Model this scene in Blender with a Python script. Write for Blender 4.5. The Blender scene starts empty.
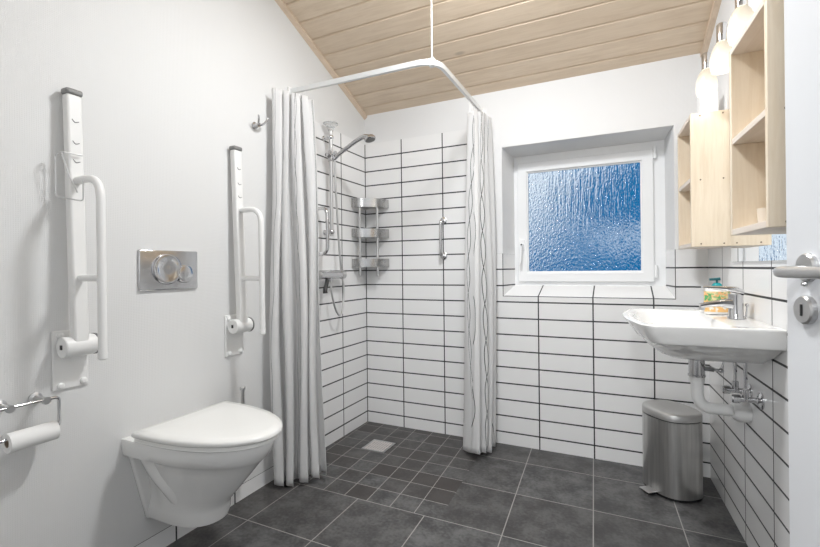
import bpy, math, random
from mathutils import Vector, Matrix
random.seed(4)
PI = math.pi
S = bpy.context.scene
COL = S.collection
H = 1.088                    # eye height of the photograph above the floor
XL = -1.6153                 # left wall
YB = 2.6797                  # back wall
TH = math.atan(0.043)        # the right wall is a little out of square
def xw(y): return 0.534 - 0.043 * y
def ceil_z(y): return H + 1.09 + 0.40 * (2.68 - y)

# ------------------------------------------------------------------ materials
class N:
    """tiny wrapper so shader maths can be written as expressions"""
    def __init__(s, nt, sock): s.nt = nt; s.s = sock
    def _op(s, op, *a, rev=False):
        n = s.nt.nodes.new('ShaderNodeMath'); n.operation = op
        args = [s] + list(a)
        if rev: args = list(a) + [s]
        for i, v in enumerate(args):
            if isinstance(v, N): s.nt.links.new(v.s, n.inputs[i])
            else: n.inputs[i].default_value = float(v)
        return N(s.nt, n.outputs[0])
    def __add__(s, o): return s._op('ADD', o)
    def __radd__(s, o): return s._op('ADD', o)
    def __sub__(s, o): return s._op('SUBTRACT', o)
    def __rsub__(s, o): return s._op('SUBTRACT', o, rev=True)
    def __mul__(s, o): return s._op('MULTIPLY', o)
    def __rmul__(s, o): return s._op('MULTIPLY', o)
    def __truediv__(s, o): return s._op('DIVIDE', o)
    def fract(s): return s._op('FRACT')
    def abs(s): return s._op('ABSOLUTE')
    def lt(s, o): return s._op('LESS_THAN', o)
    def gt(s, o): return s._op('GREATER_THAN', o)
    def max(s, o): return s._op('MAXIMUM', o)
    def min(s, o): return s._op('MINIMUM', o)
    def sin(s): return s._op('SINE')
    def floor(s): return s._op('FLOOR')
    def clamp(s): return s.max(0.0).min(1.0)
    def smooth(s, a, b):
        n = s.nt.nodes.new('ShaderNodeMapRange'); n.interpolation_type = 'SMOOTHSTEP'
        s.nt.links.new(s.s, n.inputs[0]); n.inputs[1].default_value = a; n.inputs[2].default_value = b
        return N(s.nt, n.outputs[0])

def new_mat(name):
    m = bpy.data.materials.new(name); m.use_nodes = True
    nt = m.node_tree; b = nt.nodes['Principled BSDF']
    return m, nt, b
def simple(name, col, rough=0.5, metal=0.0, **kw):
    m, nt, b = new_mat(name)
    b.inputs['Base Color'].default_value = (*col, 1); b.inputs['Roughness'].default_value = rough
    b.inputs['Metallic'].default_value = metal
    for k, v in kw.items(): b.inputs[k.replace('_', ' ')].default_value = v
    m.diffuse_color = (*col, 1)
    return m
def position(nt):
    g = nt.nodes.new('ShaderNodeNewGeometry'); s = nt.nodes.new('ShaderNodeSeparateXYZ')
    nt.links.new(g.outputs['Position'], s.inputs[0])
    return N(nt, s.outputs[0]), N(nt, s.outputs[1]), N(nt, s.outputs[2])
def noise(nt, scale, detail=3, vec=None, stretch=None, rough=0.5, dist=0.0):
    n = nt.nodes.new('ShaderNodeTexNoise'); n.inputs['Scale'].default_value = scale
    n.inputs['Detail'].default_value = detail; n.inputs['Roughness'].default_value = rough
    n.inputs['Distortion'].default_value = dist
    if vec is None:
        g = nt.nodes.new('ShaderNodeTexCoord'); vec = g.outputs['Object']
    if stretch:
        mp = nt.nodes.new('ShaderNodeMapping'); mp.inputs['Scale'].default_value = stretch
        nt.links.new(vec, mp.inputs[0]); vec = mp.outputs[0]
    nt.links.new(vec, n.inputs['Vector'])
    return N(nt, n.outputs[0])
def mixcol(nt, fac, a, b):
    n = nt.nodes.new('ShaderNodeMix'); n.data_type = 'RGBA'
    if isinstance(fac, N): nt.links.new(fac.s, n.inputs[0])
    else: n.inputs[0].default_value = fac
    for i, v in ((6, a), (7, b)):
        if isinstance(v, tuple): n.inputs[i].default_value = (*v, 1)
        else: nt.links.new(v, n.inputs[i])
    return n.outputs[2]
def bump(nt, b, height, strength, dist=0.002):
    n = nt.nodes.new('ShaderNodeBump'); n.inputs['Strength'].default_value = strength
    n.inputs['Distance'].default_value = dist
    nt.links.new(height.s, n.inputs['Height']); nt.links.new(n.outputs[0], b.inputs['Normal'])
def lines(p, off, step, half):
    """1 on lines at off + k*step"""
    return ((((p - off) / step + 0.5).fract() - 0.5).abs() * step).lt(half)

PAINT = (0.78, 0.782, 0.785)
PAPER_SHADED = (0.72, 0.722, 0.718)  # wallpaper darkened: the left wall's weaker light angle is put into its colour
TILE = (0.85, 0.85, 0.85)
GROUT = (0.028, 0.029, 0.032)
ROW0 = H + 0.7887            # a known row joint
def wall_material(name, side):
    m, nt, b = new_mat(name)
    x, y, z = position(nt)
    row = lines(z, ROW0, 0.1001, 0.0040)
    low = z.lt(H + 0.0845)
    if side == 'back':
        a = x; col = lines(x, -1.326, 0.3, 0.0036)
        shower = x.lt(-0.76) * z.lt(H + 0.8845)
        tile = low.max(shower)
        # joints along the rim of the window recess
        rim = (z - (H - 0.176)).abs().lt(0.0028) * x.gt(-0.637) * x.lt(0.276) * y.lt(YB + 0.004)
        rim2 = ((x + 0.635).abs().lt(0.0026)).max((x - 0.274).abs().lt(0.0026)) * z.gt(H - 0.178) * low * y.lt(YB + 0.004)
        corner = (x - (XL)).lt(0.004)
        inside = y.gt(YB + 0.004)
        col = col.max(corner)
        line = row.max(col).max(rim).max(rim2)
    elif side == 'left':
        a = y; col = lines(y, YB - 0.3, 0.3, 0.0036)
        shower = y.gt(1.90) * z.lt(H + 0.8845)
        tile = shower.max(z.lt(0.072))
        line = row.max(col).max((z - 0.072).abs().lt(0.002))
    elif side == 'right':
        a = y; col = lines(y, 2.41, 0.3, 0.0032)
        tile = low; line = row.max(col)
    line = line * tile
    # glass-fibre weave of the painted wallpaper
    k = 2 * PI / 0.012
    weave = ((a + z) * k).sin() * ((a - z) * k).sin()
    hgt = weave * (1 - tile) * 0.9 + (1 - line) * tile * 2.0 + noise(nt, 6, 2) * 0.4
    bump(nt, b, hgt, 0.16, 0.0018)
    base = mixcol(nt, tile, PAPER_SHADED if side == 'left' else PAINT, TILE)
    base = mixcol(nt, line, base, GROUT)
    nt.links.new(base, b.inputs['Base Color'])
    r = tile * (1 - line) * -0.42 + 0.62
    nt.links.new(r.s, b.inputs['Roughness'])
    return m
M = {}
M['wall_back'] = wall_material('tiled_back_wall', 'back')
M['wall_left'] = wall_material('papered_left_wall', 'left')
M['wall_right'] = wall_material('tiled_right_wall', 'right')
M['paint'] = simple('white_paint', PAINT, 0.6)

def floor_material():
    m, nt, b = new_mat('slate_grey_floor_tiles')
    x, y, z = position(nt)
    xs = x + ((x + 1.2) / 0.75).clamp() * (y - 1.76) * 0.045
    xq = x + (y - 1.757) * 0.045
    small = xq.lt(-0.704) * y.gt(1.757)
    big = lines(xs, -1.117, 0.342, 0.0022).max(lines(y, 1.757, 0.352, 0.0022))
    sm = lines(xq, -0.7022, 0.123, 0.0018).max(lines(y, 1.757, 0.123, 0.0018))
    line = (big * (1 - small)).max(sm * small)
    # each tile has its own tone
    def cell(sx, sy):
        cx = (((xs + 1.117) if sx > .2 else (xq + .7022)) / sx).floor(); cy = ((y - 1.757) / sy).floor()
        return ((cx * 12.99 + cy * 78.23).sin() * 437.5).fract()
    tone = cell(0.342, 0.352) * (1 - small) * 0.35 + cell(0.123, 0.123) * small
    n1 = noise(nt, 9, 5, rough=0.65); n2 = noise(nt, 70, 4)
    v = n1 * 0.7 + n2 * 0.3
    c = mixcol(nt, v.smooth(0.36, 0.66), (0.042, 0.042, 0.043), (0.135, 0.134, 0.134))
    c2 = mixcol(nt, (tone * 0.85), c, (0.042, 0.035, 0.032))
    c3 = mixcol(nt, line, c2, (0.30, 0.29, 0.275))
    nt.links.new(c3, b.inputs['Base Color'])
    nt.links.new((v * 0.3 + 0.34).s, b.inputs['Roughness'])
    bump(nt, b, (1 - line) * 1.0 + n2 * 0.5, 0.25, 0.0015)
    return m
M['floor'] = floor_material()

def wood_material(name, light, dark, grain='Y', knots=True, board=None, rough=0.5):
    m, nt, b = new_mat(name)
    st = {'X': (1.2, 14, 14), 'Y': (14, 1.2, 14), 'Z': (14, 14, 1.2)}[grain]
    if board:
        x, y, z = position(nt)
        idx = ((y - 0.199) / board).floor()
        cmb = nt.nodes.new('ShaderNodeCombineXYZ')
        nt.links.new((x + idx * 3.7).s, cmb.inputs[0]); nt.links.new((y + idx * 1.3).s, cmb.inputs[1]); nt.links.new(z.s, cmb.inputs[2])
        vec = cmb.outputs[0]
    else:
        vec = nt.nodes.new('ShaderNodeTexCoord').outputs['Object']
    g = noise(nt, 4.0, 6, vec, st, 0.6, 0.6)
    g2 = noise(nt, 1.6, 3, vec)
    f = (g * 0.75 + g2 * 0.4).smooth(0.38, 0.82)
    c = mixcol(nt, f, light, dark)
    if knots:
        vo = nt.nodes.new('ShaderNodeTexVoronoi'); vo.inputs['Scale'].default_value = 5.0
        mp = nt.nodes.new('ShaderNodeMapping')
        mp.inputs['Scale'].default_value = {'X': (0.6, 1.5, 1.5), 'Y': (1.5, 0.6, 1.5), 'Z': (1.5, 1.5, 0.6)}[grain]
        nt.links.new(vec, mp.inputs[0]); nt.links.new(mp.outputs[0], vo.inputs['Vector'])
        d = N(nt, vo.outputs['Distance'])
        c = mixcol(nt, (1 - d.smooth(0.03, 0.13)) * 0.6, c, tuple(v * 0.42 for v in dark))
    if board:
        tone = ((idx * 12.99).sin() * 43.7).fract()
        c = mixcol(nt, tone * 0.35, c, dark)
    nt.links.new(c, b.inputs['Base Color']); b.inputs['Roughness'].default_value = rough
    bump(nt, b, g, 0.08, 0.001)
    return m
BW = 0.1095
M['ceiling_wood'] = wood_material('pine_ceiling_boards', (0.80, 0.67, 0.525), (0.66, 0.525, 0.39), 'X', True, BW, 0.55)
M['pine'] = wood_material('pale_pine', (0.80, 0.70, 0.56), (0.70, 0.585, 0.44), 'Z')
M['pine_shelf'] = wood_material('pale_pine_shelf', (0.78, 0.70, 0.62), (0.68, 0.59, 0.50), 'Y')
M['trim_wood'] = wood_material('pine_trim', (0.70, 0.57, 0.44), (0.58, 0.45, 0.33), 'Y', False)

M['chrome'] = simple('chrome', (0.62, 0.62, 0.63), 0.10, 1.0)
M['satin'] = simple('satin_chrome', (0.62, 0.62, 0.62), 0.30, 1.0)
M['wire'] = simple('coated_wire', (0.62, 0.62, 0.62), 0.35, 0.3)
M['rim'] = simple('brushed_chrome', (0.50, 0.50, 0.50), 0.22, 1.0)
M['alu'] = simple('white_aluminium', (0.76, 0.77, 0.77), 0.33, 0.5)
M['plastic'] = simple('white_powder_coat', (0.82, 0.82, 0.81), 0.35)
M['grey_plastic'] = simple('grey_plastic', (0.22, 0.22, 0.215), 0.45)
M['black'] = simple('black_plastic', (0.015, 0.015, 0.016), 0.4)
M['dark_screw'] = simple('dark_screw_head', (0.16, 0.11, 0.07), 0.5)
M['porcelain'] = simple('white_porcelain', (0.86, 0.86, 0.85), 0.08, 0.0, Coat_Weight=0.5, Coat_Roughness=0.04)
M['seat'] = simple('white_seat_plastic', (0.85, 0.85, 0.83), 0.22)
M['pvc'] = simple('white_pvc', (0.85, 0.86, 0.87), 0.25)
M['trap'] = simple('white_drain_plastic', (0.80, 0.80, 0.79), 0.3)
M['door'] = simple('white_lacquer_door', (0.73, 0.745, 0.77), 0.3)
M['mirror'] = simple('mirror_glass', (0.93, 0.94, 0.94), 0.0, 1.0)
M['paper'] = simple('white_paper', (0.86, 0.86, 0.85), 0.85)
M['card'] = simple('cardboard', (0.35, 0.28, 0.22), 0.9)
M['beige'] = simple('beige_wood_reflection', (0.74, 0.66, 0.52), 0.4)  # metal lamp plate, with the reflection of wood painted in as beige
M['teal'] = simple('teal_plastic', (0.0, 0.26, 0.28), 0.25)
M['cup'] = simple('pale_beige_plastic', (0.72, 0.64, 0.54), 0.4)
M['white_box'] = simple('white_card', (0.86, 0.87, 0.88), 0.6)
M['clear'] = simple('clear_plastic', (0.93, 0.94, 0.94), 0.08, 0.0, Transmission_Weight=0.75, IOR=1.3)
M['hose'] = simple('metal_hose', (0.66, 0.66, 0.66), 0.28, 1.0)

def steel_material():
    m, nt, b = new_mat('brushed_steel')
    g = noise(nt, 60, 4, None, (1, 1, 0.05))
    c = mixcol(nt, g.smooth(0.3, 0.7), (0.58, 0.575, 0.565), (0.74, 0.735, 0.72))
    nt.links.new(c, b.inputs['Base Color']); b.inputs['Metallic'].default_value = 1.0
    b.inputs['Roughness'].default_value = 0.33; b.inputs['Anisotropic'].default_value = 0.5
    return m
M['steel'] = steel_material()
M['lid_steel'] = simple('steel_lid', (0.62, 0.615, 0.605), 0.42, 1.0)

def curtain_material():
    m, nt, b = new_mat('curtain_cloth')
    uvn = nt.nodes.new('ShaderNodeUVMap'); s = nt.nodes.new('ShaderNodeSeparateXYZ')
    nt.links.new(uvn.outputs[0], s.inputs[0]); u = N(nt, s.outputs[0]); v = N(nt, s.outputs[1])
    P = 0.25
    idx = (u / P).floor()
    q = ((u / P).fract()) * P
    ph = (idx * 2.17)
    out = None
    for u0, amp, wl, p0, hw in ((0.045, 0.014, 0.42, 0.0, .0018), (0.045, -0.014, 0.42, 0.0, .0018), (0.165, 0.010, 0.50, 1.1, .0013)):
        c = (v * (2 * PI / wl) + ph + p0).sin() * amp + u0
        c = c + (v * (2 * PI / 0.21) + p0 * 2 + ph).sin() * 0.002
        l = (q - c).abs().lt(hw)
        out = l if out is None else out.max(l)
    c = mixcol(nt, out, (0.92, 0.92, 0.92), (0.05, 0.05, 0.055))
    nt.links.new(c, b.inputs['Base Color']); b.inputs['Roughness'].default_value = 0.75
    tr = nt.nodes.new('ShaderNodeBsdfTranslucent'); nt.links.new(c, tr.inputs[0])
    mx = nt.nodes.new('ShaderNodeMixShader'); mx.inputs[0].default_value = 0.5
    nt.links.new(b.outputs[0], mx.inputs[1]); nt.links.new(tr.outputs[0], mx.inputs[2])
    nt.links.new(mx.outputs[0], nt.nodes['Material Output'].inputs['Surface'])
    cr = noise(nt, 30, 4)
    bump(nt, b, cr, 0.15, 0.003)
    return m
M['curtain'] = curtain_material()

def glass_material():
    m, nt, b = new_mat('rain_patterned_glass')
    b.inputs['Base Color'].default_value = (0.97, 0.985, 1, 1); b.inputs['Transmission Weight'].default_value = 1.0
    b.inputs['Roughness'].default_value = 0.02; b.inputs['IOR'].default_value = 1.25
    x, y, z = position(nt)
    streak = noise(nt, 58, 3, None, (1, 1, 0.10))
    grain = noise(nt, 105, 2, None, (1, 1, 0.65))
    k = (x + (z - H) * 0.8).smooth(-0.25, 0.12)
    h = streak * k * 1.2 + grain * (1 - k) * 0.45 + grain * 0.3
    bump(nt, b, h, 1.0, 0.010)
    return m
M['rain_glass'] = glass_material()

def shade_material():
    m, nt, b = new_mat('lit_opal_glass')
    b.inputs['Base Color'].default_value = (0.45, 0.41, 0.34, 1); b.inputs['Roughness'].default_value = 0.25
    co = nt.nodes.new('ShaderNodeTexCoord'); s = nt.nodes.new('ShaderNodeSeparateXYZ')
    nt.links.new(co.outputs['Object'], s.inputs[0]); z = N(nt, s.outputs[2])
    nt.links.new(mixcol(nt, z.smooth(0.05, 0.115), (1.0, 0.93, 0.80), (1.0, 0.80, 0.52)), b.inputs['Emission Color'])
    nt.links.new((0.80 - z.smooth(0.02, 0.10) * 0.58).s, b.inputs['Emission Strength'])
    return m
M['shade'] = shade_material()
m_, nt_, b_ = new_mat('glowing_bulb'); b_.inputs['Emission Color'].default_value = (1, 0.9, 0.75, 1); b_.inputs['Emission Strength'].default_value = 2
M['bulb'] = m_
def label_material():
    m, nt, b = new_mat('soap_label')
    co = nt.nodes.new('ShaderNodeTexCoord'); s = nt.nodes.new('ShaderNodeSeparateXYZ')
    nt.links.new(co.outputs['Object'], s.inputs[0]); z = N(nt, s.outputs[2])
    n1 = noise(nt, 45, 3); n2 = noise(nt, 70, 2)
    top = z.gt(0.062)
    c = mixcol(nt, n1.smooth(0.45, 0.56), (0.80, 0.66, 0.36), (0.10, 0.38, 0.14))
    c = mixcol(nt, n2.smooth(0.52, 0.62), c, (0.85, 0.45, 0.20))
    d = mixcol(nt, n1.smooth(0.42, 0.5), (0.85, 0.83, 0.76), (0.86, 0.52, 0.20))
    c = mixcol(nt, top, d, c)
    nt.links.new(c, b.inputs['Base Color']); b.inputs['Roughness'].default_value = 0.3
    return m
M['label'] = label_material()
M['soap'] = simple('white_soap_bottle', (0.85, 0.84, 0.82), 0.25)

# ------------------------------------------------------------------ mesh helpers
class MB:
    def __init__(s, off=(0, 0, 0)):
        s.v = []; s.f = []; s.uv = None; s.off = Vector(off)
    def add(s, vs, fs):
        n = len(s.v); s.v += [Vector(p) + s.off for p in vs]; s.f += [tuple(i + n for i in f) for f in fs]; return s
    def box(s, x0, x1, y0, y1, z0, z1, mat=None):
        vs = [Vector((x, y, z)) for z in (z0, z1) for y in (y0, y1) for x in (x0, x1)]
        if mat: vs = [mat @ p for p in vs]
        return s.add(vs, [(0, 2, 3, 1), (4, 5, 7, 6), (0, 1, 5, 4), (2, 6, 7, 3), (0, 4, 6, 2), (1, 3, 7, 5)])
    def loft(s, rings, cap0=True, cap1=True, closed=True):
        n = len(rings[0]); vs = [p for r in rings for p in r]; fs = []
        for i in range(len(rings) - 1):
            for j in range(n if closed else n - 1):
                a = i * n + j; b = i * n + (j + 1) % n
                fs.append((a, b, b + n, a + n))
        if cap0: fs.append(tuple(reversed(range(n))))
        if cap1: fs.append(tuple(range((len(rings) - 1) * n, len(rings) * n)))
        return s.add(vs, fs)
    def tube(s, path, r, seg=12, caps=True, closed=False):
        path = [Vector(p) for p in path]; n = len(path); rings = []; up = None
        for i, p in enumerate(path):
            if closed: d = path[(i + 1) % n] - path[i - 1]
            else: d = path[min(i + 1, n - 1)] - path[max(i - 1, 0)]
            d.normalize()
            if up is None:
                up = Vector((0, 0, 1)) if abs(d.z) < 0.9 else Vector((1, 0, 0))
            up = (up - d * up.dot(d)).normalized(); w = d.cross(up)
            rr = r[i] if isinstance(r, (list, tuple)) else r
            rings.append([p + (up * math.cos(2 * PI * k / seg) + w * math.sin(2 * PI * k / seg)) * rr for k in range(seg)])
        if closed: rings.append(rings[0]); caps = False
        return s.loft(rings, caps, caps)
    def cyl(s, p0, p1, r, seg=24, r2=None):
        return s.tube([p0, p1], [r, r if r2 is None else r2], seg)
    def lathe(s, prof, origin, axis=(0, 0, 1), seg=28, cap0=True, cap1=True):
        ax = Vector(axis).normalized(); t = Vector((1, 0, 0)) if abs(ax.x) < 0.9 else Vector((0, 1, 0))
        e1 = (t - ax * t.dot(ax)).normalized(); e2 = ax.cross(e1); o = Vector(origin)
        rings = [[o + ax * h + (e1 * math.cos(2 * PI * k / seg) + e2 * math.sin(2 * PI * k / seg)) * r for k in range(seg)] for r, h in prof]
        return s.loft(rings, cap0, cap1)
    def ball(s, c, r, seg=16):
        return s.lathe([(max(r * math.sin(PI * i / 8), r * .02), -r * math.cos(PI * i / 8)) for i in range(9)], c, seg=seg)
    def build(s, name, mat, parent=None, smooth=True, bevel=None, seg=2, sharp=38):
        me = bpy.data.meshes.new(name); me.from_pydata([tuple(p) for p in s.v], [], s.f); me.update()
        import bmesh
        bm = bmesh.new(); bm.from_mesh(me); bmesh.ops.recalc_face_normals(bm, faces=bm.faces); bm.to_mesh(me); bm.free()
        me.materials.append(mat)
        if smooth:
            me.shade_smooth(); me.set_sharp_from_angle(angle=math.radians(sharp))
        o = bpy.data.objects.new(name, me); COL.objects.link(o)
        if parent: o.parent = parent
        if bevel:
            b = o.modifiers.new('bevel', 'BEVEL'); b.width = bevel; b.segments = seg; b.limit_method = 'ANGLE'
            b.angle_limit = math.radians(35)
        return o
def fillet(pts, r, n=6):
    pts = [Vector(p) for p in pts]; out = [pts[0]]
    for i in range(1, len(pts) - 1):
        a, b, c = pts[i - 1], pts[i], pts[i + 1]
        d1 = (a - b).normalized(); d2 = (c - b).normalized()
        rr = min(r, (a - b).length * .49, (c - b).length * .49)
        p, q = b + d1 * rr, b + d2 * rr
        for k in range(n + 1):
            t = k / n; out.append((1 - t) ** 2 * p + 2 * t * (1 - t) * b + t * t * q)
    out.append(pts[-1]); return out
def bez(pts, n=24):
    """Catmull-Rom through points"""
    P = [Vector(p) for p in pts]; P = [P[0] * 2 - P[1]] + P + [P[-1] * 2 - P[-2]]; out = []
    for i in range(1, len(P) - 2):
        for k in range(n):
            t = k / n; a, b, c, d = P[i - 1], P[i], P[i + 1], P[i + 2]
            out.append(0.5 * (2 * b + (c - a) * t + (2 * a - 5 * b + 4 * c - d) * t * t + (3 * b - a - 3 * c + d) * t ** 3))
    out.append(P[-2]); return out
def tag(o, label, cat, group=None):
    o['label'] = label; o['category'] = cat
    if group: o['group'] = group
    return o
def thing(name, label, cat, loc, rotz=0.0, group=None):
    o = bpy.data.objects.new(name, None); COL.objects.link(o); o.empty_display_size = 0.05
    o.location = loc; o.rotation_euler = (0, 0, rotz)
    return tag(o, label, cat, group)
def struct(o): o['kind'] = 'structure'; return o
def rwall(y, z, out=0.0):
    """a point on the right wall (z from the floor)"""
    return (xw(y) - out * math.cos(TH), y - out * math.sin(TH), z)

# ------------------------------------------------------------------ the room
YF = 0.20
def quad(pts): return MB().add(pts, [(0, 1, 2, 3)])
struct(quad([(XL, YF - .1, 0), (0.7, YF - .1, 0), (0.7, YB + .05, 0), (XL, YB + .05, 0)]).build('floor', M['floor'], smooth=False))
w = MB(); w.add([(XL, YF - .1, 0), (XL, YB + .02, 0), (XL, YB + .02, ceil_z(YB) + .06), (XL, YF - .1, ceil_z(YF) + .06)], [(0, 1, 2, 3)])
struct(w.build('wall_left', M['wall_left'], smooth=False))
w = MB(); w.add([(xw(YF - .1), YF - .1, 0), (xw(YB + .02), YB + .02, 0), (xw(YB + .02), YB + .02, ceil_z(YB) + .06), (xw(YF - .1), YF - .1, ceil_z(YF) + .06)], [(0, 1, 2, 3)])
struct(w.build('wall_right', M['wall_right'], smooth=False))
# back wall with the splayed window recess
OX0, OX1, OZ0, OZ1 = -0.635, 0.274, H - 0.176, H + 0.738
IX0, IX1, IZ0, IZ1 = -0.603, 0.249, H - 0.117, H + 0.717
YW = YB + 0.20
w = MB(); zt = H + 1.16
xs = [XL - .02, OX0, OX1, 0.6]; zs = [0, OZ0, OZ1, zt]
for i in range(3):
    for j in range(3):
        if i == 1 and j == 1: continue
        w.add([(xs[i], YB, zs[j]), (xs[i + 1], YB, zs[j]), (xs[i + 1], YB, zs[j + 1]), (xs[i], YB, zs[j + 1])], [(0, 1, 2, 3)])
o4 = [(OX0, YB, OZ0), (OX1, YB, OZ0), (OX1, YB, OZ1), (OX0, YB, OZ1)]
i4 = [(IX0, YW, IZ0), (IX1, YW, IZ0), (IX1, YW, IZ1), (IX0, YW, IZ1)]
for k in range(4):
    w.add([o4[k], o4[(k + 1) % 4], i4[(k + 1) % 4], i4[k]], [(0, 1, 2, 3)])
# outer shell so that no light slips past the frame
w.add([(IX0, YW, IZ0), (IX1, YW, IZ0), (IX1, YW + .1, IZ0), (IX0, YW + .1, IZ0)], [(0, 1, 2, 3)])
w.add([(IX0, YW, IZ1), (IX1, YW, IZ1), (IX1, YW + .1, IZ1), (IX0, YW + .1, IZ1)], [(0, 1, 2, 3)])
struct(w.build('wall_back', M['wall_back'], smooth=False))
# front wall with the doorway the camera looks through, and the hall behind it
w = MB(); zt = ceil_z(YF) + .06
w.box(XL, -0.56, YF - .1, YF, 0, zt); w.box(0.515, 0.60, YF - .1, YF, 0, zt); w.box(-0.56, 0.515, YF - .1, YF, 2.08, zt)
struct(w.build('wall_front', M['paint'], smooth=False))
w = MB(); w.box(XL, 1.4, -1.7, YF - .1, -0.06, 0)
struct(w.build('floor_hall', M['floor'], smooth=False))
w = MB(); w.box(XL - .08, XL, -1.7, YF - .1, 0, 2.5); w.box(1.4, 1.48, -1.7, YF - .1, 0, 2.5)
w.box(XL, 1.4, -1.78, -1.7, 0, 2.5); w.box(0.6, 1.4, YF - .1, YF, 0, 2.5)
struct(w.build('wall_hall', M['paint'], smooth=False))
w = MB(); w.box(XL, 1.4, -1.7, YF - .1, 2.5, 2.58)
struct(w.build('ceiling_hall', M['paint'], smooth=False))

# sloping boarded ceiling, boards run along X with a groove between them
w = MB(); y = YB + .04; g = 0.004
k0 = math.floor((YB + .04 - 0.199) / BW) + 1
for k in range(-1, k0):
    y0 = max(0.199 + k * BW, YF - .12); y1 = min(0.199 + (k + 1) * BW, YB + .05)
    if y1 <= y0: continue
    a, b = y0 + g * .5, y1 - g * .5
    up = 0.012
    pr = [(y0, up + .006), (a, up), (a + .004, 0), (b - .004, 0), (b, up), (y1, up + .006)]
    for (ya, da), (yb, db) in zip(pr, pr[1:]):
        w.add([(XL - .03, ya, ceil_z(ya) + da), (0.68, ya, ceil_z(ya) + da), (0.68, yb, ceil_z(yb) + db), (XL - .03, yb, ceil_z(yb) + db)], [(0, 1, 2, 3)])
struct(w.build('ceiling', M['ceiling_wood'], smooth=False))
w = MB(); e = YF
for x0, x1 in ((XL, XL + .022),):
    w.add([(x0, e, ceil_z(e) - .03), (x1, e, ceil_z(e) - .012), (x1, e, ceil_z(e) + .004), (x0, e, ceil_z(e) + .004),
           (x0, YB, ceil_z(YB) - .03), (x1, YB, ceil_z(YB) - .012), (x1, YB, ceil_z(YB) + .004), (x0, YB, ceil_z(YB) + .004)],
          [(0, 1, 5, 4), (1, 2, 6, 5), (2, 3, 7, 6), (3, 0, 4, 7), (0, 3, 2, 1), (4, 5, 6, 7)])
struct(w.build('trim_1', M['trim_wood'], smooth=False))
w = MB()
def rs(y, o, dz): return (xw(y) - o, y, ceil_z(y) + dz)
w.add([rs(e, 0, -.03), rs(e, .024, -.022), rs(e, .024, .004), rs(e, 0, .004), rs(YB, 0, -.03), rs(YB, .024, -.022), rs(YB, .024, .004), rs(YB, 0, .004)],
      [(0, 1, 5, 4), (1, 2, 6, 5), (2, 3, 7, 6), (3, 0, 4, 7), (0, 3, 2, 1), (4, 5, 6, 7)])
struct(w.build('trim_2', M['trim_wood'], smooth=False))

# ------------------------------------------------------------------ window
def ring_frame(x0, x1, z0, z1, t, y0, y1):
    """rectangular frame of width t, mitred, between y0 (room side) and y1"""
    m = MB()
    o = [(x0, z0), (x1, z0), (x1, z1), (x0, z1)]; i = [(x0 + t, z0 + t), (x1 - t, z0 + t), (x1 - t, z1 - t), (x0 + t, z1 - t)]
    vs = [(x, y0, z) for x, z in o] + [(x, y0, z) for x, z in i] + [(x, y1, z) for x, z in o] + [(x, y1, z) for x, z in i]
    fs = []
    for k in range(4):
        n = (k + 1) % 4
        fs += [(k, n, 4 + n, 4 + k), (8 + k, 12 + k, 12 + n, 8 + n), (k, 8 + k, 8 + n, n), (4 + k, 4 + n, 12 + n, 12 + k)]
    return m.add(vs, fs)
win = ring_frame(IX0 - .01, IX1 + .01, IZ0 - .01, IZ1 + .01, 0.075, YW, YW + .07).build('window_1', M['pvc'], bevel=.004)
struct(win)
SX0, SX1, SZ0, SZ1 = IX0 + .024, IX1 - .058, IZ0 + .024, IZ1 - .048
sash = ring_frame(SX0, SX1, SZ0, SZ1, 0.058, YW - .018, YW + .05).build('window_sash', M['pvc'], win, bevel=.004)
GX0, GX1, GZ0, GZ1 = SX0 + .058, SX1 - .058, SZ0 + .058, SZ1 - .058
ring_frame(GX0 - .004, GX1 + .004, GZ0 - .004, GZ1 + .004, 0.012, YW - .006, YW + .01).build('glazing_bead', M['pvc'], sash, bevel=.002)
m = MB(); m.box(GX0 - .002, GX1 + .002, YW + .008, YW + .014, GZ0 - .002, GZ1 + .002)
m.build('window_pane', M['rain_glass'], sash, smooth=False)
m = MB(); hx, hz = SX0 + .03, H + 0.143
m.box(hx - .014, hx + .014, YW - .026, YW - .016, hz - .035, hz + .035)
m.tube(fillet([(hx, YW - .02, hz), (hx, YW - .055, hz), (hx - .008, YW - .06, hz - .12)], .015), .008)
hd = m.build('window_handle', M['pvc'], sash, bevel=.002)
m = MB(); m.cyl((hx, YW - .066, hz), (hx, YW - .056, hz), .0045, 10); m.build('keyhole', M['black'], hd)
for zz in (SZ1 - .02, SZ0 + .06):
    m = MB(); m.cyl((SX1 + .008, YW - .016, zz - .035), (SX1 + .008, YW - .016, zz + .035), .009); m.build('window_hinge', M['pvc'], win)

# ------------------------------------------------------------------ door leaf standing open on the right
DL = 0.872
m = MB(); m.box(0, .04, -DL, 0, 0.008, 2.05)
door = struct(m.build('door_1', M['door'], bevel=.002))
door.location = (.297, 1.088, 0); door.rotation_euler = (0, 0, math.radians(13))
hy, hz = -.066, H - 0.006
m = MB(); m.lathe([(.026, 0), (.026, .006), (.023, .009), (.012, .010)], (0, hy, hz), (-1, 0, 0))
m.tube(fillet([(.004, hy, hz - .006), (-.054, hy, hz - .008), (-.054, hy - .14, hz - .008)], .022), .0098, 16)
m.lathe([(.004, 0), (.005, .004), (.003, .008)], (-.004, hy, hz - .030), (-1, 0, 0), 12)
m.build('door_handle', M['satin'], door)
m = MB(); m.lathe([(.026, 0), (.026, .008), (.023, .011), (.0115, .0112)], (0, hy + .003, H - .083), (-1, 0, 0))
esc = m.build('key_escutcheon', M['satin'], door)
m = MB(); m.box(-.0122, -.0108, hy + .0005, hy + .0055, H - .094, H - .073); m.build('keyhole', M['black'], esc)

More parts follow.
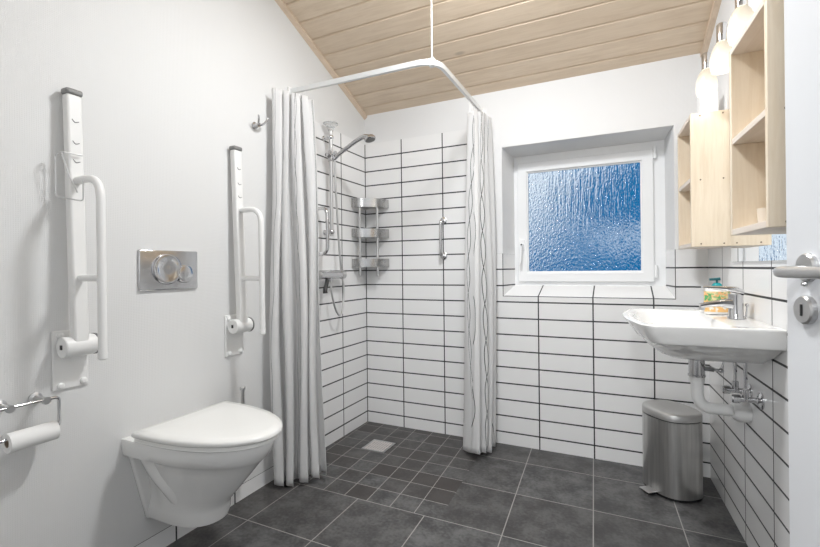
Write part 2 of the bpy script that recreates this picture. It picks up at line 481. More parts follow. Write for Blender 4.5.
# ------------------------------------------------------------------ support arms either side of the toilet
def support_arm(y, label, group, notch_holder, dz=0.0):
    zc = H - 0.285 + dz
    t = thing('support_arm', label, 'grab bar', (XL, y, zc), group=group)
    D = (0, 0, 0.285)
    m = MB(D); m.box(0.0, .007, -.052, .052, -.378, -.188)
    pl = m.build('wall_plate', M['plastic'], t, bevel=.012, seg=3)
    for a, z in ((-.03, -.205), (.036, -.362), (-.03, -.365)):
        m = MB(D); m.lathe([(.011, 0), (.011, .005), (.006, .009)], (.006, a, z), (1, 0, 0), 16); m.build('screw_cap', M['plastic'], pl)
    m = MB(D); m.cyl((.045, -.045, -.238), (.045, .048, -.238), .033); m.box(.004, .045, -.03, .03, -.265, -.21)
    pv = m.build('pivot_housing', M['plastic'], t, bevel=.003)
    m = MB(D); m.lathe([(.0345, 0), (.0345, .006), (.031, .008)], (.045, .048, -.238), (0, 1, 0)); m.build('pivot_ring', M['grey_plastic'], pv)
    m = MB(D); m.box(.040, .050, -.0475, -.0452, -.244, -.230); m.build('screw', M['black'], pv)
    m = MB(D)
    bo, to = .058, .028
    r0 = [(bo - .016, -.022, -.238), (bo + .016, -.022, -.238), (bo + .016, .022, -.238), (bo - .016, .022, -.238)]
    r1 = [(to - .016, -.022, .572), (to + .016, -.022, .572), (to + .016, .022, .572), (to - .016, .022, .572)]
    m.loft([[Vector(p) for p in r0], [Vector(p) for p in r1]])
    beam = m.build('beam', M['plastic'], t, bevel=.007, seg=3)
    for z in (.49, .42, .36):
        f = (z + .238) / .81; xo = bo + (to - bo) * f + .0155
        m = MB(D); m.tube(bez([(xo, -.010, z), (xo + .0012, -.002, z - .009), (xo, .010, z - .005)], 4), .0016, 6); m.build('position_mark', M['grey_plastic'], beam)
    m = MB(D); m.box(to - .019, to + .019, -.025, .025, .570, .590); m.build('end_cap', M['grey_plastic'], t, bevel=.007, seg=3)
    m = MB(D); m.tube(fillet([(.038, 0, .293), (.178, 0, .293), (.181, 0, -.255)], .07, 10), .0125, 16)
    m.tube([(.05, 0, -.020), (.178, 0, -.020)], .011, 14)
    lp = m.build('loop_rail', M['plastic'], t)
    m = MB(D); m.lathe([(.0135, 0), (.0135, -.018), (.010, -.022)], (.181, 0, -.250)); m.build('rail_end_cap', M['plastic'], lp)
    if notch_holder:
        m = MB(D)
        m.tube(fillet([(.062, .012, .375), (.060, -.048, .375), (.028, -.048, .370), (.026, -.048, .238), (.105, -.010, .222), (.105, -.010, .29)], .012, 5), .0022, 8)
        m.tube(fillet([(.062, -.048, .372), (.068, -.03, .30), (.085, -.016, .25)], .012, 4), .0022, 8)
        m.build('wire_paper_holder', M['wire'], t)
    return t
support_arm(0.806, 'white folding support arm with a wire paper holder, nearest the camera', 'folded support arms', True)
support_arm(1.480, 'white folding support arm between the toilet and the shower curtain', 'folded support arms', False, -.018)

# ------------------------------------------------------------------ flush plate
t = thing('flush_plate', 'chrome dual flush plate on the wall above the toilet', 'flush button', (XL - .001, 1.158, H + .003))
m = MB(); m.box(0, .012, -.126, .126, -.078, .078); fp = m.build('plate', M['chrome'], t, bevel=.004)
m = MB(); m.lathe([(.060, .0), (.060, .009), (.057, .013), (.050, .0140), (.044, .0125), (.010, .0135)], (.010, -.015, .004), (1, 0, 0), 40); m.build('flush_button', M['chrome'], t)
m = MB(); m.lathe([(.036, .0), (.036, .012), (.033, .016), (.028, .0168), (.008, .0165)], (.010, .060, -.016), (1, 0, 0), 32); m.build('flush_button', M['chrome'], t)

# ------------------------------------------------------------------ toilet
def egg(L, W, z, n=3.0, p=0.5, x0=0.0, N_=44, wb=None):
    """closed outline: flat at the wall (x=x0), rounded at the tip (x=L)"""
    pts = []
    for k in range(N_ + 1):
        th = PI * k / N_ - PI / 2          # -90..90
        c, s_ = math.cos(th), math.sin(th)
        ax = abs(c) ** (2.0 / n); ay = abs(s_) ** (2.0 * p if False else 1.0)
        xx = ax; yy = math.copysign((max(0.0, 1 - xx ** n)) ** p, s_)
        if wb is not None:
            f = min(1.0, xx / .45); f = f * f * (3 - 2 * f); yy *= wb + (1 - wb) * f
        pts.append(Vector((x0 + xx * (L - x0), yy * W, z)))
    return pts
TY = 1.157
t = thing('toilet', 'white wall-hung toilet with closed lid beside the shower curtain', 'toilet', (XL - .001, TY, 0))
F = H
def zz(c): return c + F
rings = []
for z, L, W, n, p in ((-.930, .272, .094, 4.6, .5), (-.925, .290, .104, 4.6, .5), (-.905, .298, .109, 4.2, .5), (-.880, .302, .111, 3.8, .5), (-.860, .310, .114, 3.2, .5),
                      (-.830, .340, .122, 2.7, .5), (-.790, .378, .132, 2.5, .5), (-.750, .414, .144, 2.4, .5), (-.715, .446, .156, 2.3, .5), (-.690, .468, .163, 2.3, .5),
                      (-.676, .484, .171, 2.4, .5), (-.664, .496, .184, 2.5, .5), (-.640, .510, .189, 2.6, .5), (-.612, .522, .191, 2.6, .5), (-.604, .518, .188, 2.6, .5)):
    rings.append(egg(L - .010, W, zz(z), n, p, wb=(None if z > -.67 else .74 if z > -.84 else .74 + .26 * min(1, (-.84 - z) / .07))))
m = MB(); m.loft(rings); bowl = m.build('bowl', M['porcelain'], t, sharp=50)
m = MB(); m.loft([[Vector((0, a, zz(z))), Vector((.020, a * .985, zz(z))), Vector((.020, -a * .985, zz(z))), Vector((0, -a, zz(z)))] for a, z in ((.104, -.934), (.128, -.84), (.152, -.74), (.176, -.64), (.180, -.606))])
m.build('wall_flange', M['porcelain'], bowl, bevel=.006, seg=3)
# moulded trapway bulge on each flank
for sgn in (-1, 1):
    m = MB(); path = bez([(.02, sgn * .080, zz(-.665)), (.085, sgn * .088, zz(-.71)), (.145, sgn * .080, zz(-.77)), (.165, sgn * .060, zz(-.83)), (.165, sgn * .030, zz(-.890))], 6)
    m.tube(path, [.060 - .026 * max(0, i / (len(path) - 1) - .35) for i in range(len(path))], 24)
    m.build('trapway', M['porcelain'], bowl)
m = MB(); m.loft([egg(.518, .190, zz(-.603), 2.6, .5, .085), egg(.526, .195, zz(-.599), 2.6, .5, .083), egg(.526, .195, zz(-.588), 2.6, .5, .083), egg(.522, .193, zz(-.585), 2.6, .5, .085)])
m.build('seat', M['seat'], t, sharp=50)
m = MB(); m.loft([egg(.530, .198, zz(-.5835), 2.6, .5, .082), egg(.537, .203, zz(-.579), 2.6, .5, .080), egg(.537, .203, zz(-.570), 2.6, .5, .080), egg(.530, .198, zz(-.563), 2.6, .5, .086),
                  egg(.50, .168, zz(-.559), 2.5, .5, .11), egg(.40, .10, zz(-.557), 2.4, .5, .17)])
m.build('lid', M['seat'], t, sharp=55)
for a in (-.08, .08):
    m = MB(); m.cyl((.062, a - .02, zz(-.590)), (.062, a + .02, zz(-.590)), .013); m.build('hinge', M['chrome'], t)

# toilet brush behind the bowl, on the wall
t = thing('toilet_brush', 'chrome toilet brush handle sticking up behind the toilet lid', 'toilet brush', (XL - .001, 1.478, zz(-.90)))
m = MB(); m.lathe([(.036, 0), (.040, .005), (.040, .12), (.037, .124)], (.055, 0, 0)); m.box(0, .02, -.012, .012, .06, .09)
m.build('brush_holder', M['chrome'], t)
m = MB(); m.lathe([(.008, .12), (.0085, .345), (.0085, .348), (.013, .350), (.013, .360), (.010, .363)], (.058, 0, 0), seg=18); m.build('handle', M['satin'], t)

# ------------------------------------------------------------------ paper roll and its holder
t = thing('toilet_paper_holder', 'chrome toilet roll holder at the left edge of the photo', 'toilet paper holder', (XL, .668, zz(-.39)))
for a in (-.045, .042):
    m = MB(); m.lathe([(.018, 0), (.018, .006), (.010, .010), (.009, .054), (.011, .058), (.011, .070)], (0, a, .004), (1, 0, 0), 20); m.build('wall_mount', M['satin'], t)
m = MB(); m.tube(fillet([(.062, -.10, .0065), (.062, .076, .0065), (.062, .077, -.082), (.062, -.11, -.082)], .012, 6), .0048, 12); m.build('bar', M['chrome'], t)
t = thing('toilet_paper_roll', 'slim roll of white toilet paper hanging on the chrome holder', 'toilet paper', (XL + .062, .668, zz(-.482)))
m = MB()
pr = [(.012, -.052), (.028, -.052), (.028, .066), (.012, .066)]
rg = [[Vector((r * math.cos(2 * PI * k / 32), h, r * math.sin(2 * PI * k / 32))) for k in range(32)] for r, h in pr + pr[:1]]
m.loft(rg, False, False); m.build('paper', M['paper'], t)
m = MB(); pr = [(.0102, -.0525), (.0118, -.0525), (.0118, .0665), (.0102, .0665)]
rg = [[Vector((r * math.cos(2 * PI * k / 32), h, r * math.sin(2 * PI * k / 32))) for k in range(32)] for r, h in pr + pr[:1]]
m.loft(rg, False, False); m.build('cardboard_tube', M['card'], t)

# ------------------------------------------------------------------ robe hook
t = thing('robe_hook', 'small chrome double robe hook left of the shower curtain', 'hook', (XL - .001, 1.625, H + .715))
m = MB(); m.lathe([(.018, 0), (.018, .007), (.011, .012), (.009, .030), (.011, .034)], (0, 0, 0), (1, 0, 0), 20); m.build('base', M['chrome'], t)
for s_ in (-1, 1):
    m = MB(); m.tube(bez([(.028, 0, 0), (.042, s_ * .014, .004), (.056, s_ * .026, .022), (.060, s_ * .032, .036)], 5), [.006 - .0018 * i / 15 for i in range(16)], 10); m.build('prong', M['chrome'], t)

# ------------------------------------------------------------------ curtain rail
RZ = H + .978
t = thing('shower_curtain_rail', 'white bent curtain rail above the shower corner', 'curtain rail', (-.79, 1.905, RZ))
path = [(XL, 1.888), (-.86, 1.905)]
full = fillet([(XL + .001, 1.888, 0), (-.757, 1.907, 0), (-.757, YB - .001, 0)], .105, 12)
m = MB((.79, -1.905, 0))
rings = []
for i, p in enumerate(full):
    d = (full[min(i + 1, len(full) - 1)] - full[max(i - 1, 0)]).normalized(); s_ = Vector((d.y, -d.x, 0))
    rings.append([p + s_ * a + Vector((0, 0, b)) for a, b in ((-.009, -.0135), (.009, -.0135), (.009, .0135), (-.009, .0135))])
m.loft(rings); m.build('rail', M['alu'], t, bevel=.002)
m = MB((.79, -1.905, 0)); m.box(XL, XL + .012, 1.868, 1.908, -.022, .022); m.build('wall_bracket', M['plastic'], t, bevel=.003)
m = MB((.79, -1.905, 0)); m.box(-.777, -.737, YB - .012, YB, -.022, .022); m.build('wall_bracket', M['plastic'], t, bevel=.003)
m = MB((.79, -1.905, 0)); px_, py_ = -.786, 1.930
m.cyl((px_, py_, .012), (px_, py_, ceil_z(py_) - RZ + .002), .0035, 10); m.build('hanger_rod', M['plastic'], t)
m = MB((.79, -1.905, 0)); m.box(px_ - .014, px_ + .014, py_ - .014, py_ + .014, -.018, .019); m.build('hanger_clamp', M['alu'], t, bevel=.002)

# ------------------------------------------------------------------ curtains
def curtain(name, label, top, bot, nfold, A0, A1, width, ztop, zbot, seed, group, shift=0.0):
    rnd = random.Random(seed)
    ph = [rnd.uniform(-.5, .5) for _ in range(40)]; am = [rnd.uniform(.65, 1.15) for _ in range(40)]
    NU, NV = nfold * 26, 60
    (tx0, ty0), (tx1, ty1) = top; (bx0, by0), (bx1, by1) = bot
    base = Vector(((tx0 + tx1) / 2, (ty0 + ty1) / 2, 0))
    vs = []; uvs = []
    for j in range(NV + 1):
        v = j / NV; z = ztop + (zbot - ztop) * v
        e = v ** .9
        x0, y0 = tx0 + (bx0 - tx0) * e, ty0 + (by0 - ty0) * e; x1, y1 = tx1 + (bx1 - tx1) * e, ty1 + (by1 - ty1) * e
        A = A0 + (A1 - A0) * e
        d = Vector((x1 - x0, y1 - y0, 0)); L = d.length; d.normalize(); nrm = Vector((d.y, -d.x, 0))
        for i in range(NU + 1):
            s_ = i / NU
            k = s_ * nfold + .16 * math.sin(2 * PI * s_ * 2 + seed) * (1 - .3 * v)
            k = min(max(k, 0), nfold - 1e-4)
            ki = int(min(k, nfold - 1)); fr = k - ki
            amp = am[ki] * (1 - fr) + am[ki + 1] * fr
            w_ = 2 * PI * k + (ph[ki] * (1 - fr) + ph[ki + 1] * fr) * (.5 + v * 1.6) + .45 * math.sin(3.1 * v + k)
            sn = math.sin(w_); lat = A * amp * (sn + .12 * math.sin(3 * w_ + 4 * v))
            lat += (.004 + .008 * v) * math.sin(2 * w_ + 5 * v + seed)
            al = s_ * L - .16 * L / nfold * math.sin(2 * w_) + .008 * math.sin(7 * v + 1.7 * k)
            p = Vector((x0, y0, 0)) + d * al + nrm * lat
            drop = v * v * (0.016 * math.sin(1.3 * k + seed) + .010 * math.sin(w_ + 1))
            vs.append((p.x - base.x, p.y - base.y, z + drop))
            uvs.append((s_ * width + shift, v * (ztop - zbot)))
    fs = []
    for j in range(NV):
        for i in range(NU):
            a = j * (NU + 1) + i; fs.append((a, a + 1, a + NU + 2, a + NU + 1))
    me = bpy.data.meshes.new(name); me.from_pydata(vs, [], fs); me.update()
    ul = me.uv_layers.new(name='UVMap')
    for l in me.loops: ul.data[l.index].uv = uvs[l.vertex_index]
    me.materials.append(M['curtain']); me.shade_smooth()
    o = bpy.data.objects.new(name, me); COL.objects.link(o); o.location = base
    so = o.modifiers.new('cloth', 'SOLIDIFY'); so.thickness = .0012
    return tag(o, label, 'shower curtain', group)
c1 = curtain('shower_curtain', 'white wavy-lined shower curtain gathered against the left wall beside the toilet',
        ((-1.575, 1.705), (-1.475, 1.905)), ((-1.570, 1.675), (-1.352, 1.835)), 4, .026, .046, 1.25, H + .920, H - 1.068, 3, 'striped shower curtains', .09)
c2 = curtain('shower_curtain', 'white wavy-lined shower curtain gathered at the back wall left of the window',
        ((-.752, 2.405), (-.700, 2.640)), ((-.772, 2.375), (-.705, 2.635)), 4, .042, .066, 1.25, H + .905, H - 1.066, 8, 'striped shower curtains', -.085)
for c, pts in ((c1, [(-1.6 + .03 * k, 1.8885, .920) for k in range(4)]), (c2, [(-.757, 2.43 + .045 * k, .905) for k in range(5)])):
    for (hx_, hy_, hz_) in pts:
        m = MB((-c.location.x, -c.location.y, 0)); zb = H + hz_ - .012; zt_ = RZ - .014
        m.tube([(hx_, hy_, zb), (hx_, hy_, zt_)], .0022, 8); m.build('curtain_hook', M['plastic'], c)

# ------------------------------------------------------------------ shower rail, hand shower, mixer, handles
SY = 2.19
t = thing('shower_rail', 'vertical chrome shower rail on the tiled left wall', 'shower rail', (XL, SY, H + .20))
D = (0, 0, -.20)
m = MB(D); m.cyl((.055, 0, .20), (.055, 0, .84), .0115); m.build('pole', M['satin'], t)
for z in (.225, .80):
    m = MB(D); m.lathe([(.016, 0), (.016, .006), (.011, .01), (.011, .055)], (0, 0, z), (1, 0, 0), 18); m.ball((.055, 0, z), .018); m.build('wall_bracket', M['chrome'], t)
m = MB(D); m.cyl((.055, 0, .655), (.055, 0, .715), .019); m.cyl((.055, .0, .69), (.095, .0, .70), .014)
m.cyl((.055, -.045, .685), (.055, 0, .685), .012); m.build('slider', M['chrome'], t)
m = MB(D); m.lathe([(.014, .835), (.018, .85), (.030, .868), (.045, .878), (.046, .884), (.043, .884), (.029, .874), (.010, .862)], (.055, 0, 0), seg=32); m.build('soap_dish', M['clear'], t)

t = thing('hand_shower', 'chrome hand shower clipped to the shower rail with a long hose', 'hand shower', (XL + .095, SY, H + .695))
hp = [(-.015, 0, -.03), (.02, 0, -.004), (.08, 0, .028), (.15, .0, .062), (.195, 0, .076), (.225, 0, .072)]
bp_ = bez(hp, 6)
m = MB(); m.tube(bp_, [.0105 + .004 * i / (len(bp_) - 1) for i in range(len(bp_))], 14); m.build('handle', M['chrome'], t)
ax = Vector((.30, 0, -1)).normalized()
m = MB(); m.lathe([(.012, -.020), (.026, -.014), (.034, -.002), (.034, .006), (.030, .010)], (.235, 0, .060), ax, 28)
hd = m.build('shower_head', M['chrome'], t)
m = MB(); m.lathe([(.028, .0095), (.028, .0125), (.02, .0135)], (.235, 0, .060), ax, 28); m.build('spray_face', M['grey_plastic'], hd)
m = MB(); o_ = Vector((XL + .095, SY, H + .695))
hose = bez([Vector(p) - o_ for p in [(XL + .082, SY, H + .662), (XL + .075, SY + .02, H + .48), (XL + .065, SY + .055, H + .22), (XL + .06, SY + .088, H + .0), (XL + .062, SY + .112, H - .12),
           (XL + .07, SY + .085, H - .26), (XL + .072, SY + .045, H - .282), (XL + .07, SY + .005, H - .235), (XL + .066, SY - .022, H - .14), (XL + .062, SY - .024, H - .068)]], 10)
m.tube(hose, .0065, 10); m.build('hose', M['hose'], t)

t = thing('shower_mixer', 'chrome thermostatic bar mixer on the tiled left wall', 'mixer tap', (XL, 2.17, H - .035))
m = MB(); m.cyl((.055, -.115, 0), (.055, .105, 0), .024, 24); mx = m.build('bar_body', M['chrome'], t, bevel=.003)
for a in (-.145, .105):
    m = MB(); m.lathe([(.025, 0), (.0265, .004), (.0265, .036), (.022, .040)], (.055, a, 0), (0, 1, 0), 24); m.build('control_knob', M['satin'], t)
for a in (-.075, .075):
    m = MB(); m.lathe([(.032, 0), (.032, .006), (.018, .012), (.016, .04)], (0, a, 0), (1, 0, 0), 24); m.build('wall_union', M['chrome'], t)
m = MB(); m.cyl((.062, -.005, -.018), (.062, -.005, -.04), .010, 14); m.build('hose_outlet', M['chrome'], t)
m = MB(); m.tube(bez([(.064, -.045, -.02), (.072, -.058, -.045), (.080, -.085, -.085), (.083, -.088, -.105)], 5), [.010 + .004 * i / 15 for i in range(16)], 12); m.build('diverter_lever', M['black'], t)

t = thing('grab_handle', 'curved chrome grab handle on the tiled wall beside the curtain', 'grab bar', (XL - .001, 2.105, H + .225))
m = MB(); m.tube(fillet([(.005, 0, .135), (.082, .0, .135), (.088, 0, .0), (.082, 0, -.135), (.005, 0, -.135)], .06, 8), .0105, 14); m.build('bar', M['chrome'], t)
for z in (-.135, .135):
    m = MB(); m.lathe([(.026, 0), (.026, .006), (.018, .012)], (0, 0, z), (1, 0, 0), 22); m.build('wall_flange', M['chrome'], t)
t = thing('grab_handle', 'short straight chrome grab handle on the tiled back wall', 'grab bar', (-1.022, YB + .001, H + .193))
m = MB(); m.tube(fillet([(0, -.005, .115), (0, -.055, .115), (0, -.055, -.115), (0, -.005, -.115)], .03, 8), .0095, 14); m.build('bar', M['chrome'], t)
for z in (-.115, .115):
    m = MB(); m.lathe([(.024, 0), (.024, .006), (.015, .012)], (0, 0, z), (0, -1, 0), 22); m.build('wall_flange', M['chrome'], t)

# corner caddy, three tiers
t = thing('corner_caddy', 'three-tier chrome corner caddy between the tiled shower walls', 'shower shelf', (XL, YB, H - .05))
D = (0, 0, .05)
R = .185
def arc(r, z, n=18, o=0.004):
    c = Vector((o, -o, z)); out = []
    for k in range(n + 1):
        a = PI / 2 * k / n; q = r * (0.86 + 0.14 * (abs(math.sin(2 * a)) ** 1.0) * .55 + .14 * (1 - abs(math.sin(2 * a))))
        out.append(c + Vector((math.sin(a) * q, -math.cos(a) * q, 0)))
    return out
for zt, zb in ((.477, .418), (.272, .213), (.068, .012)):
    m = MB(D); A = arc(R, zt); B = arc(R, zb); A2 = arc(R - .003, zt); B2 = arc(R - .003, zb)
    vs = A + B + A2 + B2; n = len(A); fs = []
    for k in range(n - 1):
        fs += [(k, k + 1, n + k + 1, n + k), (2 * n + k, 3 * n + k, 3 * n + k + 1, 2 * n + k + 1), (k, 2 * n + k, 2 * n + k + 1, k + 1), (n + k, n + k + 1, 3 * n + k + 1, 3 * n + k)]
    m.add(vs, fs); m.build('rim', M['rim'], t)
    m = MB(D); r = R - .006
    base_ = arc(r, zb + .004); cc = Vector((.004, -.004, zb + .004)); loop = base_ + [cc]
    lo = [p - Vector((0, 0, .003)) for p in loop]; m.loft([lo, loop]); m.build('shelf', M['satin'], t)
for ang in (.185, .665):
    a = PI / 2 * ang; q = R * .90; p = (math.sin(a) * q + .004, -math.cos(a) * q - .004)
    m = MB(D); m.cyl((p[0] * .97, p[1] * .97, -.045), (p[0] * .97, p[1] * .97, .44), .0085, 14); m.ball((p[0] * .97, p[1] * .97, -.045), .0085, 12); m.build('post', M['satin'], t)

# floor drain
t = thing('floor_drain', 'square steel floor drain among the small shower tiles', 'drain', (-1.328, 2.33, 0.0))
fr = MB(); s_ = .077
vs = []
for hh in (.0005, .0035):
    for q in (s_, s_ - .010):
        vs += [(-q, -q, hh), (q, -q, hh), (q, q, hh), (-q, q, hh)]
fs = []
for k in range(4):
    n = (k + 1) % 4; fs += [(8 + k, 8 + n, 12 + n, 12 + k), (k, n, 8 + n, 8 + k), (4 + k, 12 + k, 12 + n, 4 + n), (k, 4 + k, 4 + n, n)]
fr.add(vs, fs); fr.build('frame', M['satin'], t, smooth=False)
m = MB()
for k in range(8):
    a = -s_ + .012 + k * (2 * s_ - .024) / 8
    m.box(a + .001, a + .0125, -s_ + .010, s_ - .010, .001, .003)
for k in range(3): m.box(-s_ + .01, s_ - .01, -.05 + .05 * k - .003, -.05 + .05 * k + .003, .0008, .0027)
m.build('grate', simple('pale_steel', (0.78, 0.74, 0.72), 0.4, 0.6), t, smooth=False)

# ------------------------------------------------------------------ wash basin on the right wall (local: +Y along the wall, -X into the room)
BY = 2.012
bl = rwall(BY, H - .20)
t = thing('wash_basin', 'white porcelain wash basin on the tiled right wall', 'wash basin', bl, TH)
def bring(w0, o0, o1, z, r=.05, bow=.04):
    """basin outline: straight back on the wall, straight sides, rounded front corners, bowed front"""
    P = []
    side = o1 - r
    def front(y_): return bow * (1 - (y_ / w0) ** 2)
    for k in range(10): P.append((o0, -w0 + 2 * w0 * k / 10))
    for k in range(10): P.append((o0 + (side - o0) * k / 10, w0))
    for k in range(8):
        a = PI / 2 * k / 8; y_ = w0 - r + r * math.cos(a); P.append((side + r * math.sin(a) + front(y_) * math.sin(a), y_))
    for k in range(20): y_ = (w0 - r) * (1 - 2 * k / 20); P.append((o1 + front(y_), y_))
    for k in range(8):
        a = PI / 2 * (1 - k / 8); y_ = -(w0 - r + r * math.cos(a)); P.append((side + r * math.sin(a) + front(y_) * math.sin(a), y_))
    for k in range(10): P.append((side + (o0 - side) * k / 10, -w0))
    return [Vector((-o, y_, z)) for o, y_ in P]
rg = [bring(.05, .13, .22, -.154, .035, 0), bring(.10, .07, .265, -.150, .07, .005), bring(.19, .02, .300, -.130, .12, .01), bring(.245, .006, .330, -.098, .12, .02),
      bring(.292, .001, .345, -.068, .07, .03), bring(.318, .001, .350, -.063, .04, .034), bring(.322, .001, .356, -.058, .032, .036), bring(.326, .001, .380, -.006, .032, .046), bring(.326, .001, .382, -.002, .032, .046),
      bring(.323, .002, .379, .001, .032, .046), bring(.312, .015, .368, .001, .03, .044), bring(.283, .115, .350, -.002, .08, .035), bring(.275, .122, .344, -.008, .08, .035),
      bring(.235, .132, .325, -.055, .10, .03), bring(.16, .145, .285, -.095, .065, .015), bring(.06, .17, .24, -.118, .03, 0), bring(.022, .190, .225, -.120, .015, 0)]
m = MB(); m.loft(rg); bs = m.build('basin', M['porcelain'], t, sharp=60)
m = MB(); m.lathe([(.030, 0), (.030, .003), (.022, .005), (.008, .004)], (-.205, 0, -.1195)); m.build('drain_plug', M['chrome'], t)

t = thing('basin_tap', 'chrome single-lever basin tap at the back of the wash basin', 'tap', rwall(1.985, H - .20, .055), TH)
m = MB(); m.lathe([(.026, 0.001), (.026, .006), (.0235, .010), (.022, .05), (.0235, .085), (.024, .092)], (0, 0, 0)); m.build('body', M['chrome'], t)
def rrect(c, w, h, u, v, k=20, n=4):
    return [Vector(c) + u * (w * math.copysign(abs(math.cos(2 * PI * i / k)) ** (2 / n), math.cos(2 * PI * i / k))) + v * (h * math.copysign(abs(math.sin(2 * PI * i / k)) ** (2 / n), math.sin(2 * PI * i / k))) for i in range(k)]
Yv = Vector((0, 1, 0))
m = MB(); m.loft([rrect((-.005, 0, .056), .020, .022, Yv, Vector((.2, 0, 1))), rrect((-.045, 0, .058), .018, .013, Yv, Vector((.1, 0, 1))), rrect((-.085, 0, .052), .016, .010, Yv, Vector((0, 0, 1))), rrect((-.112, 0, .046), .015, .009, Yv, Vector((-.2, 0, 1)))])
sp = m.build('spout', M['chrome'], t, sharp=50)
m = MB(); m.cyl((-.104, 0, .044), (-.106, 0, .030), .010, 16); m.build('aerator', M['satin'], sp)
m = MB(); m.loft([rrect((.022, 0, .100), .018, .008, Yv, Vector((.1, 0, 1))), rrect((0, 0, .107), .023, .013, Yv, Vector((0, 0, 1))), rrect((-.035, 0, .113), .019, .009, Yv, Vector((0, 0, 1))), rrect((-.105, 0, .117), .014, .0045, Yv, Vector((.1, 0, 1)))])
m.build('lever', M['chrome'], t, sharp=50)
m = MB(); m.cyl((.030, 0, .0), (.034, 0, .050), .003, 10); m.ball((.034, 0, .052), .007, 12); m.build('plug_rod', M['chrome'], t)

sb = t = thing('soap_bottle', 'hand soap pump bottle with teal top standing behind the basin tap', 'soap bottle', rwall(2.145, H - .20, .078), TH)
def oval(z, a, b, k=28): return [Vector((b * math.cos(2 * PI * i / k), a * math.sin(2 * PI * i / k), z)) for i in range(k)]
def ovalr(z, a, b): return [Vector((a * math.cos(2 * PI * i / 28), b * math.sin(2 * PI * i / 28), z)) for i in range(28)]
m = MB(); m.loft([ovalr(.0015, .046, .022), ovalr(.005, .049, .025), ovalr(.09, .049, .025), ovalr(.112, .045, .023), ovalr(.120, .028, .018), ovalr(.124, .017, .015)]); m.build('bottle', M['soap'], t)
m = MB(); m.loft([ovalr(.012, .0494, .0254), ovalr(.104, .0494, .0254)], False, False); m.build('label_wrap', M['label'], t)
m = MB(); m.lathe([(.0215, .121), (.0215, .128), (.017, .136), (.011, .142)], (0, 0, 0)); m.build('collar', M['teal'], t)
m = MB(); m.cyl((0, 0, .140), (0, 0, .158), .0045, 12); m.tube([(.012, 0, .160), (-.028, 0, .157)], [.007, .005], 12); m.build('pump_head', simple('dark_teal_plastic', (0.01, 0.10, 0.12), 0.3), t)

sb.scale = (.92, .92, .90)
# waste and trap
t = thing('basin_trap', 'white plastic drain pipe running from the basin to the wall', 'drain pipe', rwall(BY, H - .58), TH)
D = (0, 0, .58)
m = MB(D); m.lathe([(.034, -.351), (.034, -.357), (.027, -.360), (.027, -.420), (.030, -.422), (.030, -.428)], (-.175, 0, 0), seg=26); m.build('waste_fitting', M['chrome'], t)
m = MB(D); m.cyl((-.175, .0, -.395), (-.120, -.005, -.398), .009, 14); m.cyl((-.120, -.005, -.398), (-.09, -.005, -.40), .006, 12); m.cyl((-.098, -.005, -.400), (-.082, .0, -.345), .003, 10); m.ball((-.098, -.005, -.400), .010, 12)
m.build('plug_linkage', M['chrome'], t)
m = MB(D); m.tube(fillet([(-.175, 0, -.424), (-.172, 0, -.548), (-.045, .03, -.556)], .055, 8), .0215, 18); m.lathe([(.0265, -.452), (.0265, -.424), (.024, -.420)], (-.175, 0, 0), seg=24); m.build('pipe', M['trap'], t)
e0, e1 = Vector((-.060, .026, -.556)), Vector((-.001, .041, -.560))
m = MB(D); m.tube([e0, e0 + (e1 - e0) * .25, e0 + (e1 - e0) * .6, e1], [.026, .036, .040, .038], 22); m.build('wall_sleeve', M['trap'], t)

# angle valves with supply pipes
def valve(y, zv, label, off):
    t = thing('angle_valve', label, 'valve', rwall(y, H + zv), TH, group='valves under the basin')
    m = MB(); m.lathe([(.030, 0), (.030, .004), (.016, .011)], (0, 0, 0), (-1, 0, 0), 22); m.build('wall_rosette', M['chrome'], t)
    m = MB(); m.cyl((-.005, 0, 0), (-.062, 0, 0), .010, 16); m.cyl((-.046, 0, -.004), (-.046, 0, .035), .011, 16); m.build('body', M['chrome'], t)
    m = MB(); m.lathe([(.008, 0), (.015, .004), (.016, .024), (.012, .028)], (-.060, 0, 0), (-1, 0, 0), 10); m.build('knob', M['chrome'], t)
    m = MB(); top = -.288 - zv
    m.tube(fillet([(-.046, 0, .03), (-.046, 0, top * .6), (-.046 - off, 0, top)], .03, 5), .006, 12); m.build('supply_pipe', M['chrome'], t)
valve(2.040, -.478, 'chrome angle valve under the basin, farther from the camera', .0)
valve(1.915, -.478, 'chrome angle valve under the basin, nearer to the camera', .0)

# ------------------------------------------------------------------ pedal bin
def bin_ring(w, d, z, K=56):
    """D-like outline, bowed front towards -X, flatter back towards +X"""
    pts = []
    for k in range(K):
        a = 2 * PI * k / K; ca, sa = math.cos(a), math.sin(a)
        n = 2.2 if ca < 0 else 2.8
        x = (d * 1.1 if ca < 0 else d * .9) * math.copysign(abs(ca) ** (2 / n), ca); y = w * math.copysign(abs(sa) ** (2 / 2.7), sa)
        pts.append(Vector((x, y, z)))
    return pts
t = thing('pedal_bin', 'brushed steel pedal bin on the floor under the wash basin', 'bin', (.232, 2.462, 0), math.radians(38))
BWd, BDp = .127, .103
m = MB(); m.loft([bin_ring(BWd - .004, BDp - .004, .002), bin_ring(BWd - .002, BDp - .002, .016)]); m.build('base_ring', M['black'], t)
m = MB(); m.loft([bin_ring(BWd, BDp, .014), bin_ring(BWd, BDp, .362)]); m.build('body', M['steel'], t)
m = MB(); m.loft([bin_ring(BWd - .004, BDp - .004, .3615), bin_ring(BWd - .004, BDp - .004, .368)]); m.build('seal', M['black'], t)
